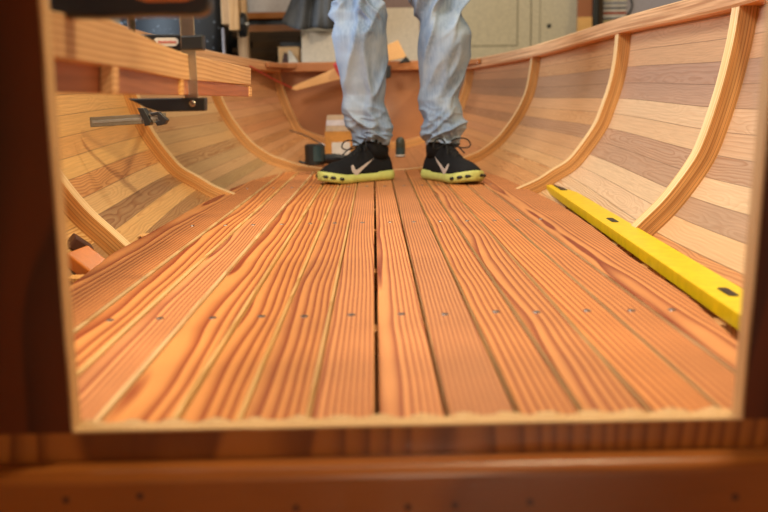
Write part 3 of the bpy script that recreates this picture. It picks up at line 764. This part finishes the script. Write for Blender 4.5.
# body: one skinned figure inside the clothes
HA, TA, HB, TB = Vector((.062, 3.60, 0)), Vector((-.20, 3.40, 0)), Vector((.228, 3.60, 0)), Vector((.36, 3.33, 0))
ANK = [tuple(h+(t-h).normalized()*.07) for h, t in ((HA, TA), (HB, TB))]
def skin_body(mat):
    V = []; E = []; Rr = []
    def add(p, r, prev=None):
        V.append(p); Rr.append(r)
        if prev is not None: E.append((prev, len(V)-1))
        return len(V)-1
    pel = add((.115, 3.62, 1.02), (.14, .10)); sp = add((.115, 3.61, 1.2), (.13, .095), pel); ch = add((.115, 3.60, 1.40), (.15, .105), sp)
    nk = add((.115, 3.585, 1.55), (.06, .06), ch); nk2 = add((.115, 3.565, 1.62), (.055, .058), nk); hd = add((.115, 3.545, 1.70), (.072, .085), nk2); hd2 = add((.115, 3.55, 1.79), (.074, .09), hd); add((.115, 3.56, 1.84), (.045, .05), hd2)
    for s in (-1, 1):
        sh = add((.115+s*.19, 3.61, 1.48), (.055, .055), ch); el = add((.115+s*.25, 3.63, 1.18), (.04, .04), sh); wr = add((.115+s*.17, 3.42, 1.14), (.027, .024), el)
        pm = add((.115+s*.135, 3.36, 1.15), (.018, .036), wr)
        for k in range(4):
            q0 = (.115+s*.105, 3.32+.004*k, 1.18-k*.02); f1 = add(q0, (.0085, .0085), pm)
            f2 = add((q0[0]-s*.026, q0[1]-.016-(.004 if k in (1, 2) else 0), q0[2]-.004), (.008, .008), f1); add((q0[0]-s*.048, q0[1]-.012, q0[2]-.008), (.007, .007), f2)
        t1 = add((.115+s*.12, 3.36, 1.195), (.011, .011), pm); add((.115+s*.095, 3.34, 1.215), (.009, .009), t1)
    for s, xk, xa, ya in ((-1, -.05, ANK[0][0], ANK[0][1]), (1, .275, ANK[1][0], ANK[1][1])):
        hp = add((.115+s*.085, 3.62, .93), (.07, .07), pel); kn = add((xk, 3.58, .58), (.05, .05), hp); ca = add((xk*.5+xa*.5, 3.60, .38), (.047, .05), kn); an = add((xa, ya, .15), (.028, .028), ca)
        add((xa, ya, .08), (.024, .026), an)
    me = bpy.data.meshes.new('m'); me.from_pydata(V, E, []); me.materials.append(mat)
    o = obj('body', me, per)
    sk = o.modifiers.new('skin', 'SKIN'); 
    for i, r in enumerate(Rr): me.skin_vertices[0].data[i].radius = r
    me.skin_vertices[0].data[0].use_root = True
    sb_ = o.modifiers.new('sub', 'SUBSURF'); sb_.levels = 2; sb_.render_levels = 2
    sk.use_smooth_shade = True
    return o
skin_body(SKIN)
# sweater as torso and sleeves, hair, face
tor = []
for z, rx, ry in ((1.06, .20, .14), (1.12, .195, .14), (1.25, .18, .13), (1.38, .20, .14), (1.46, .21, .13), (1.53, .15, .10), (1.57, .08, .075)):
    tor.append([Vector((.115+rx*math.cos(2*math.pi*i/32), 3.605+ry*math.sin(2*math.pi*i/32), z)) for i in range(32)])
slv = []
for s in (-1, 1):
    slv.append(tube(crom([(.115+s*.15, 3.61, 1.49), (.115+s*.2, 3.61, 1.46), (.115+s*.25, 3.63, 1.18), (.115+s*.178, 3.435, 1.142)], 16), [.06-.0016*i for i in range(16)], SWEAT, 16))
obj('sweater', join(loft(tor, SWEAT), *slv), per, True)
bm = bmesh.new(); bmesh.ops.create_uvsphere(bm, u_segments=24, v_segments=16, radius=1)
bmesh.ops.delete(bm, geom=[v for v in bm.verts if v.co.z < -.2 and v.co.y < .2 or (v.co.y < -.55 and v.co.z < .45)], context='VERTS')
for v in bm.verts: v.co = Vector((.115+v.co.x*.086, 3.565+v.co.y*.102, 1.77+v.co.z*.10))
me = bpy.data.meshes.new('m'); bm.to_mesh(me); bm.free(); me.materials.append(HAIR); obj('hair', me, per, True)
fc = Vector((.115, 3.475, 1.74))
for s in (-1, 1): obj('eye', tube([fc+Vector((s*.03, -.004, .012)), fc+Vector((s*.03, .012, .012))], .009, PAPER, 12), per)
obj('nose', tube([fc+Vector((0, .0, .015)), fc+Vector((0, -.018, -.018)), fc+Vector((0, .0, -.024))], [.006, .011, .006], SKIN, 12), per, True)
obj('mouth', tube([fc+Vector((-.022, .006, -.05)), fc+Vector((0, -.0, -.052)), fc+Vector((.022, .006, -.05))], .0045, RED, 8), per, True)

# shoes ------------------------------------------------------------
def shoe(name_mirror, pos, rz, label):
    """local: toe towards +x, left side +y, z up"""
    sh = bpy.data.objects.new('shoe', None); COL.objects.link(sh); sh.parent = per
    sh.location = Vector(pos)-Vector((0.05, 3.62, 0)); sh.rotation_euler = (0, 0, rz); sh['label'] = label
    def o_(nm, me, par=sh, sm=True):
        o = bpy.data.objects.new(nm, me); COL.objects.link(o); o.parent = par
        if sm:
            for p in me.polygons: p.use_smooth = True
        return o
    KW = 1.08
    T = [(0, .012, .055), (.006, .028, .085), (.02, .036, .104), (.05, .040, .112), (.09, .042, .125), (.12, .043, .128), (.15, .045, .112), (.18, .048, .094), (.21, .051, .080), (.24, .051, .076), (.265, .047, .068), (.285, .038, .058), (.297, .022, .046)]
    def W(x): return KW*interp([(a, b) for a, b, c in T], x)
    def H(x): return interp([(a, c) for a, b, c in T], x)
    def off(x): return .006*math.sin(math.pi*x/.3)*name_mirror
    def prof(x, th):
        w, h = W(x), H(x); c, s_ = math.cos(th), math.sin(th)
        zb = .022+max(0, (x-.23))*.14
        yy = w*math.copysign(abs(c)**(.75 if x > .15 else .7), c)*(1-.42*max(0, s_)**1.3*(1 if x < .2 else .6))
        zz = zb+(h-zb)*abs(s_)**(.8) if s_ > 0 else zb+s_*.004
        return Vector((x, yy+off(x), zz))
    R = []; N = 28
    xs = [0, .003, .008, .016, .03]+[.045+.0125*i for i in range(20)]+[.29, .295, .298]
    for x in sorted(xs):
        R.append([prof(x, -math.pi/2+2*math.pi*i/N) for i in range(N)])
    o_('upper', loft(R, SHOE))
    # sock and collar
    col = []
    for z, rx, ry, cx0 in ((.08, .045, .036, .062), (.115, .05, .038, .062), (.13, .043, .035, .062), (.145, .038, .033, .062), (.175, .034, .03, .06)):
        col.append([Vector((cx0+rx*math.cos(2*math.pi*i/24), ry*math.sin(2*math.pi*i/24), z+(.014*math.cos(2*math.pi*i/24)+.008*abs(math.cos(2*math.pi*i/24)) if z < .14 and z > .1 else 0))) for i in range(24)])
    o_('collar', loft(col, SHOE))
    # midsole
    R = []
    def Wm(x): return W(x)+.004+(.004 if x > .2 else 0)+(.003 if x < .05 else 0)
    for x in [-.006, -.003, .004, .012, .025]+[.04+.0125*i for i in range(20)]+[.288, .296, .303, .308]:
        xc = min(max(x, 0), .297); w = Wm(xc) if -.001 < x < .298 else Wm(xc)*(.8 if x in (-.003, .303) else .45)
        sp = max(0, x-.23)**1.3*.35*1.0; t = .027+ (.004 if x < .08 else 0)+max(0, x-.22)*.09
        z0 = .0015+sp; z1 = z0*.6+t+.004
        r = .007; yo = off(xc)
        R.append([Vector((x, y+yo, z)) for y, z in ((-w+r, z0), (w-r, z0), (w, z0+r), (w+.001, (z0+z1)/2), (w-.002, z1-.004), (w-.007, z1), (-w+.007, z1), (-w+.002, z1-.004), (-w-.001, (z0+z1)/2), (-w, z0+r))])
    ms = o_('midsole', loft(R, LIME))
    # flex openings, dark slots in the rim of the toe
    def edge(u):      # u: signed distance along the outline from the toe tip
        sg = 1 if u > 0 else -1; u = abs(u)
        pts = [(.305, 0)]+[(x, Wm(x)) for x in [.30, .297, .292, .285, .275, .26, .24, .22, .2, .18]]
        P = [Vector((a, b, 0)) for a, b in pts]; L = 0
        for p, q in zip(P, P[1:]):
            d = (q-p).length
            if L+d >= u: r_ = p.lerp(q, (u-L)/d); return Vector((r_.x, sg*r_.y+off(.28), .0))
            L += d
        return Vector((P[-1].x, sg*P[-1].y, 0))
    for u0, u1 in ((.006, .038), (-.038, -.006), (.046, .066), (-.066, -.046), (.078, .096), (-.096, -.078)):
        P = []
        for k in range(7):
            e = edge(u0+(u1-u0)*k/6); c_ = Vector((.22, off(.28), 0)); e = c_+(e-c_)*1.0
            e.z = .0165+max(0, e.x-.23)**1.3*.35+max(0, e.x-.23)*.02; P.append(e)
        g = tube(P, [.002, .0052, .0056, .0056, .0056, .0052, .002], RUBBER, 8)
        o_('flex_opening', g, ms, True)
    # swoosh on both sides
    sw = [(.195, .062), (.201, .056), (.203, .047), (.199, .036), (.192, .030), (.182, .030), (.166, .040), (.146, .053), (.125, .065), (.098, .077), (.128, .069), (.152, .062), (.172, .055), (.182, .052), (.188, .055)]
    def side_y(x, z, s):
        best = 0; 
        for k in range(91):
            p = prof(x, math.radians(k))
            if p.z >= z: best = p.y-off(x); break
        return s*best+off(x)
    for s in (-1, 1):
        # densify towards the centreline of the mark: ribbon between the upper and lower outline
        lo = crom([(.201, 0, .060), (.205, 0, .046), (.197, 0, .033), (.184, 0, .029), (.160, 0, .043), (.130, 0, .061), (.096, 0, .082)], 24)
        hi = crom([(.190, 0, .064), (.189, 0, .056), (.187, 0, .049), (.180, 0, .047), (.160, 0, .055), (.130, 0, .068), (.096, 0, .082)], 24)
        rg = []
        for a, b in zip(lo, hi):
            rg.append([Vector((p.x, side_y(p.x, p.z, s)+s*.0018, p.z)) for p in (a, a.lerp(b, .33), a.lerp(b, .66), b)])
        me = loft(rg, SWO, closed=False, caps=False); e = o_('swoosh', me, sh, False); sd = e.modifiers.new('t', 'SOLIDIFY'); sd.thickness = .001; sd.offset = 0
    # laces
    lc = []
    for k in range(6):
        x = .118+k*.0135
        for s in (-1, 1):
            p = []
            for t in range(7):
                u = -1+2*t/6; xx = x+.006*u*s; p.append(Vector((xx, u*.017+off(xx), H(xx)+.001-.006*u*u)))
            lc.append(tube(p, .0024, LACE, 6))
    for s in (-1, 1):
        c0 = Vector((.125, 0, .126))
        lc.append(tube(crom([c0, c0+Vector((.014, s*.03, .018)), c0+Vector((.03, s*.062, .016)), c0+Vector((.036, s*.074, -.006)), c0+Vector((.024, s*.052, -.014)), c0+Vector((.004, s*.012, -.002))], 22), .0026, LACE, 6))
        lc.append(tube(crom([c0, c0+Vector((.025, s*.016, .0)), c0+Vector((.05, s*.028, -.018)), c0+Vector((.062, s*.034, -.03))], 12), .0024, LACE, 6))
    o_('laces', join(*lc))
    tb = prism([Vector((.100, -.012, .142)), Vector((.100, .012, .142)), Vector((.107, .012, .130)), Vector((.107, -.012, .130))], (.002, 0, .001), LIME, 0)
    o_('tongue_tab', tb, sh, False)['label'] = 'lime tab'
    return sh
# left shoe in the photo: heel near px 389, toe near px 320
hL = atz(385, 172.5, 0); tL = atz(331, 181, 0)
hR = atz(432, 174, 0); tR = atz(463, 184.5, 0)
print('shoes', hL, tL, hR, tR)
def place(h, t, mir, label, sc):
    d = (t-h); rz = math.atan2(d.y, d.x)
    s_ = shoe(mir, (h.x, h.y, 0), rz, label); s_.scale = (sc, sc, sc); return s_
place(HA, TA, -1, 'shoe turned outward towards the clamps', 1.16)
place(HB, TB, 1, 'shoe pointing towards the camera', 1.19)

# ------------------------------------------------------------------ workshop background
def wbox(pxa, pya, pxb, pyb, Y, dep, mat, nm, label=None, cat=None, zbot=None, bev=.004, parent=None):
    a = at(pxa, pya, Y); b = at(pxb, pyb, Y)
    x0, x1 = sorted((a.x, b.x)); z0, z1 = sorted((a.z, b.z))
    if zbot is not None: z0 = zbot
    cx0, cz0 = (x0+x1)/2, (z0+z1)/2
    me = box(x0-cx0, x1-cx0, 0, dep, z0-cz0, z1-cz0, mat, bev)
    o = bpy.data.objects.new(nm, me); COL.objects.link(o)
    if parent: o.parent = parent; o.location = Vector((cx0, Y, cz0))-parent.location
    else: o.location = (cx0, Y, cz0)
    if cat: tag(o, label, cat)
    return o
FZ = -.43
fl = obj('floor', box(-4.5, 4.5, -3, 8.2, FZ-.05, FZ, CONC, 0)); struct(fl)
w = obj('wall_back', box(-4.5, 4.5, 8.0, 8.1, FZ, 3.0, PLASTER, 0)); struct(w)
w = obj('wall_right', box(4.4, 4.5, -3, 8, FZ, 3.0, PLASTER, 0)); struct(w)
# left wall with a window opening
for k, (y0, y1, z0, z1) in enumerate(((-3, 2.2, FZ, 3), (5.2, 8, FZ, 3), (2.2, 5.2, FZ, .5), (2.2, 5.2, 2.2, 3))):
    w = obj('wall_left', box(-4.5, -4.4, y0, y1, z0, z1, PLASTER, 0)); struct(w)
# cream panelled door
YD = 7.58
dr = thing('cupboard', 'cream painted panelled cupboard with double doors behind the boat', 'cupboard', (1.3, YD, FZ))
x_l = at(384, 20, YD).x; x_m = at(517.5, 20, YD).x; x_m2 = at(540, 20, YD).x; x_r = at(577, 20, YD).x; zt2 = at(480, -90, YD).z; zp = at(480, 46, YD).z; x_c = at(531, 20, YD).x
def db(x0, x1, z0, z1, y0, y1, mat, nm, bev=.004):
    o = obj(nm, box(x0, x1, y0, y1, z0, z1, mat, bev), dr); return o
db(x_l-.03, x_r+.02, FZ, zt2, YD+.03, YD+.4, CREAMD, 'carcass')
d1 = db(x_l, x_c-.004, FZ+.02, zt2-.02, YD+.005, YD+.03, CREAM, 'door')
for (a, b, c, d) in ((x_l, x_l+.1, FZ+.02, zt2-.02), (x_m, x_c-.004, FZ+.02, zt2-.02), (x_l+.1, x_m, FZ+.02, zp)):
    o = db(a, b, c, d, YD-.008, YD+.006, CREAM, 'stile')
d2 = db(x_c+.004, x_r, FZ+.02, zt2-.02, YD-.004, YD+.03, CREAM, 'door')
db(x_l+.1, x_m, zp-.006, zp+.004, YD-.0095, YD-.007, CREAMD, 'beading', 0); db(x_m-.004, x_m+.004, zp, zt2-.03, YD-.0095, YD-.007, CREAMD, 'beading', 0)
db(x_m2-.004, x_m2+.002, FZ+.03, zt2-.03, YD-.006, YD-.003, CREAMD, 'beading', 0)
k = at(549, 26, YD-.005); obj('keyhole', tube([k+Vector((0, -.003, 0)), k+Vector((0, .004, 0))], .02, RUBBER, 12), dr)
# brown plank, dark posts, striped cloth, lilac panel
wbox(579, -40, 594, 30, 7.3, .04, MAHO, 'plank', 'brown plank leaning beside the cream cupboard', 'plank', FZ)
wbox(578, 17, 592, 32, 7.2, .05, PINE, 'offcut', 'pale orange offcut in front of the brown plank', 'offcut', FZ)
wbox(594.5, -40, 598, 30, 7.25, .04, RUBBER, 'iron_bar', 'black iron bar beside the brown plank', 'bar', FZ)
wbox(599.5, -40, 603, 30, 7.3, .04, DARKW, 'batten', 'dark narrow batten beside the striped cloth', 'batten', FZ)
def striped():
    m = NT('striped cloth'); tc = m.n('ShaderNodeTexCoord'); sp = m.n('ShaderNodeSeparateXYZ'); m.l(tc.outputs['Object'], sp.inputs[0])
    f = m.math('FRACT', m.math('MULTIPLY', m.math('ADD', sp.outputs[2], 3.0), 5.3))
    nd = m.n('ShaderNodeValToRGB'); nd.color_ramp.interpolation = 'CONSTANT'; e = nd.color_ramp.elements
    st = [(0, '#c9b98e'), (.16, '#4a4f63'), (.24, '#d8cfc4'), (.38, '#a5482c'), (.5, '#d8cfc4'), (.62, '#3c4258'), (.7, '#cfc6bc'), (.84, '#6a6f80'), (.92, '#d8cfc4')]
    while len(e) < len(st): e.new(.5)
    for x, (p, c) in zip(e, st): x.position = p; x.color = lin(c)
    m.l(f, nd.inputs[0]); m.l(nd.outputs[0], m.b.inputs['Base Color']); m.b.inputs['Roughness'].default_value = .95; return m.m
STR = striped()
a = at(603.5, -55, 7.485); b = at(626, 24, 7.485); R = []
for i in range(25):
    t = i/24; x = a.x+(b.x-a.x)*t; y = 7.488+.004*math.sin(t*18)
    R.append([Vector((x, y, b.z-.1)), Vector((x, y, a.z)), Vector((x, y+.008, a.z)), Vector((x, y+.008, b.z-.1))])
o = obj('striped_cloth', loft(R, STR), None, False); tag(o, 'cloth with red, navy and white stripes hanging at the back', 'cloth')
wbox(606, -60, 700, 40, 7.5, .05, LILAC, 'panel', 'pale lilac panel standing beyond the striped cloth', 'panel', FZ)
o = obj('cable', tube(crom([at(627, -10, 7.49), at(632, 3, 7.49), at(630, 12, 7.49), at(624, 18, 7.49)], 20), .008, RUBBER, 6)); tag(o, 'black cable loop hanging beside the striped cloth', 'cable')
# pale board between the legs and beside the left leg
wbox(384, 8, 420, 74, 6.4, .03, WHITEW, 'panel', 'pale board standing upright behind the gap between legs', 'panel', .051)
wbox(383, -40, 422, 8, 6.9, .05, plain('mauve board', '#8a6f66', .8), 'panel', 'mauve grey board above the pale one', 'panel', .051, FZ)
wbox(301, 31, 345, 80, 6.2, .3, WHITEW, 'crate', 'pale plywood crate under the grey cloth', 'crate', .051)
wbox(246, -60, 300, 60, 7.25, .05, plain('white board', '#c8c0bc', .7), 'panel', 'white board standing behind the shelf planks', 'panel', .051)
# shelf boards and lumber stack
wbox(244, 12.5, 290, 18.2, 6.9, .3, ORW, 'shelf_board', 'orange shelf board, the upper of two left of the cloth', 'shelf board')
wbox(244, 18.9, 296, 24.9, 6.96, .2, RUBBER, 'dark_slot', 'dark filler in the slot between the two orange boards', 'box')  # black filler stands in for the shade in the slot between boards
wbox(246, 25.3, 300, 31.5, 6.88, .11, ORW, 'shelf_board', 'orange shelf board, the lower of two left of the cloth', 'shelf board')
dk = wbox(226, 28, 300, 70, 7.0, .15, RUBBER, 'backing', 'low black cabinet behind the lumber stack', 'backing', .051)  # black board added to darken the space behind the lumber
lum = [(232, 32, 302, 36.6), (250, 37.2, 299, 41.3), (252, 41.9, 298, 47), (232, 48, 277, 52.4), (244, 52.8, 276, 57.4), (240, 58, 276, 65), (230, 66, 300, 76)]
lt = ['wide dark plank at the top of the lumber stack', 'second plank of the stack, brown and narrow', 'olive brown plank in the middle of the lumber stack', 'weathered plank left of the small tray, upper', 'weathered plank left of the small tray, middle', 'weathered plank left of the small tray, lower', 'plank at the foot of the lumber stack behind the gunwale']
for i, (a, b, c, d) in enumerate(lum):
    o = wbox(a, b, c, d, 6.7, .25-.01*i, DARKW, 'lumber_plank', lt[i], 'plank', .051 if i == 6 else None); o['group'] = 'weathered lumber stacked behind the boat'
wbox(280, 42, 302, 47, 6.5, .2, RUBBER, 'tray', 'black tray on the small wooden box', 'tray')
wbox(278, 47, 300, 75, 6.4, .15, PINE, 'wooden_box', 'small pale wooden box beside the pale crate', 'box', .051)
o = obj('wedge', prism([at(288, 50, 6.3), at(291, 51, 6.3), at(301, 66, 6.3), at(301, 139.5, 6.3), at(291, 139.5, 6.3)], (0, .04, 0), WHITEW, .002)); tag(o, 'white triangular wedge leaning on the small wooden box', 'wedge')
o = obj('rag', prism([at(281, 66, 6.33), at(281, 138.5, 6.33), at(290, 138.5, 6.33), at(290, 66, 6.33), at(287, 53, 6.33), at(284, 52, 6.33)], (0, .03, 0), RUST, .003)); tag(o, 'crumpled red brown rag beside the white wedge', 'rag')
# grey cloth draped over the crate
R = []
for i in range(81):
    t = i/80; row = []
    yb = 24+5*min(1, t*5)-1.5*max(0, t-.4)-.8*math.sin(t*14)
    for k in range(21):
        u = k/20; w = u**1.4
        pxl = 306-25*w; px = pxl+(343-pxl)*t
        f = (.07*math.sin(t*15+1.3*math.sin(u*4)+u*2)+.04*math.sin(t*27-u*4))*(.4+.6*u)+.05*math.sin(u*9+t*5)
        row.append(at(px, -50+(yb+50)*u, 6.13+f*.7))
    R.append(row)
me = loft(R, CLOTH, closed=False, caps=False); o = obj('grey_cloth', me, None, True); sd = o.modifiers.new('t', 'SOLIDIFY'); sd.thickness = .006
tag(o, 'grey cloth hanging in folds over the pale crate', 'cloth')
# black speckled bin
def speck():
    m = NT('speckled black plastic'); tc = m.n('ShaderNodeTexCoord'); nz = m.n('ShaderNodeTexNoise', i_Scale=38.0, i_Detail=2.0); m.l(tc.outputs['Object'], nz.inputs['Vector'])
    c = m.mix(m.ramp(nz.outputs[0], [(.68, 0.0), (.72, 1.0)]), lin('#15181f'), lin('#8b93a0')); m.l(c, m.b.inputs['Base Color']); m.b.inputs['Roughness'].default_value = .5; return m.m
SPK = speck()
R = []
for py, xr in ((-60, 219), (-20, 221), (0, 221.5), (20, 222.5), (35, 222), (48, 220), (60, 216), (138, 206)):
    a = at(120, py, 6.2); b = at(xr, py, 6.2)
    ring = [Vector((a.x, 6.2, b.z)), Vector((b.x-.06, 6.18, b.z)), Vector((b.x-.015, 6.2, b.z)), Vector((b.x, 6.26, b.z)), Vector((b.x-.01, 6.6, b.z)), Vector((a.x, 6.6, b.z))]
    R.append(ring)
o = obj('storage_bin', loft(R, SPK), None, True); tag(o, 'tall black speckled plastic bin behind the clamps', 'bin')
wbox(221.5, 28, 225.5, 60, 6.12, .03, LILAC, 'pipe', 'short grey upright pipe beside the speckled bin', 'pipe', .051)
# wooden vice
VICEW = solid_wood('beech vice', '#cfa577', '#b98c5e', axis='Z', ring=80, rough=.6)
vc = thing('wooden_vice', 'pale wooden vice block with black knob near the speckled bin', 'vice', at(230, 30, 5.9))
obj('stand', box(at(236, 0, 6.3).x, at(246, 0, 6.3).x, 6.3, 6.38, .051, at(236, 16, 6.3).z, VICEW, .002), vc)
for a, b, c, d, Y, dp, mt, nm in ((219, -30, 233, 24, 5.95, .25, VICEW, 'jaw'), (227, -20, 239.5, 30, 5.85, .12, VICEW, 'jaw'), (236, -40, 246, 16, 6.3, .08, PINE, 'post')):
    o = wbox(a, b, c, d, Y, dp, mt, nm, parent=vc)
kn0 = at(243, 25, 5.95)
obj('knob', tube([kn0+Vector((-.03, 0, 0)), kn0+Vector((-.025, 0, 0)), kn0+Vector((.02, 0, 0)), kn0+Vector((.028, 0, 0))], [.05, .085, .08, .04], RUBBER, 12), vc)
obj('hub', tube([kn0+Vector((.02, -.03, 0)), kn0+Vector((.045, -.03, 0))], .018, STEEL, 12), vc)
bk = obj('workbench', box(-2.6, .5, 6.02, 7.4, FZ, .05, DARKW, .01)); tag(bk, 'long dark workbench beyond the transom carrying the lumber', 'workbench')

# ------------------------------------------------------------------ light
def area(name, loc, target, sx, sy, power, col):
    l = bpy.data.lights.new(name, 'AREA'); l.shape = 'RECTANGLE'; l.size = sx; l.size_y = sy; l.energy = power; l.color = col
    o = bpy.data.objects.new(name, l); COL.objects.link(o); o.location = loc
    d = Vector(target)-Vector(loc); o.rotation_euler = d.to_track_quat('-Z', 'Y').to_euler(); return o
area('ceiling_lamp', (.6, 1.2, 2.3), (0, 1.5, 0), .25, .25, 46, (1, .85, .55))
area('wall_lamp', (2.1, -1.5, 2.1), (-.4, 2.6, .1), .5, .5, 85, (1, .78, .42))
area('ceiling_lamp_far', (.6, 3.9, 2.5), (0, 4.9, 0), .35, .35, 34, (1, .84, .62))
area('window_daylight', (-4.3, 3.7, 1.4), (0, 3.2, .4), 2.8, 1.6, 190, (.66, .83, 1))
area('roof_daylight', (-1.6, 1.0, 2.6), (.7, 1.9, .2), 1.2, 1.0, 105, (1, .96, .90))
area('cabin_fill', (.12, -.35, .22), (.1, .8, -.04), .12, .12, 3.2, (1, .82, .58))  # unseen fill light added to brighten the bulkhead face and beam
W_ = bpy.data.worlds.new('world'); S.world = W_; W_.use_nodes = True
bg = W_.node_tree.nodes['Background']; bg.inputs[0].default_value = (1, .86, .62, 1); bg.inputs[1].default_value = .33
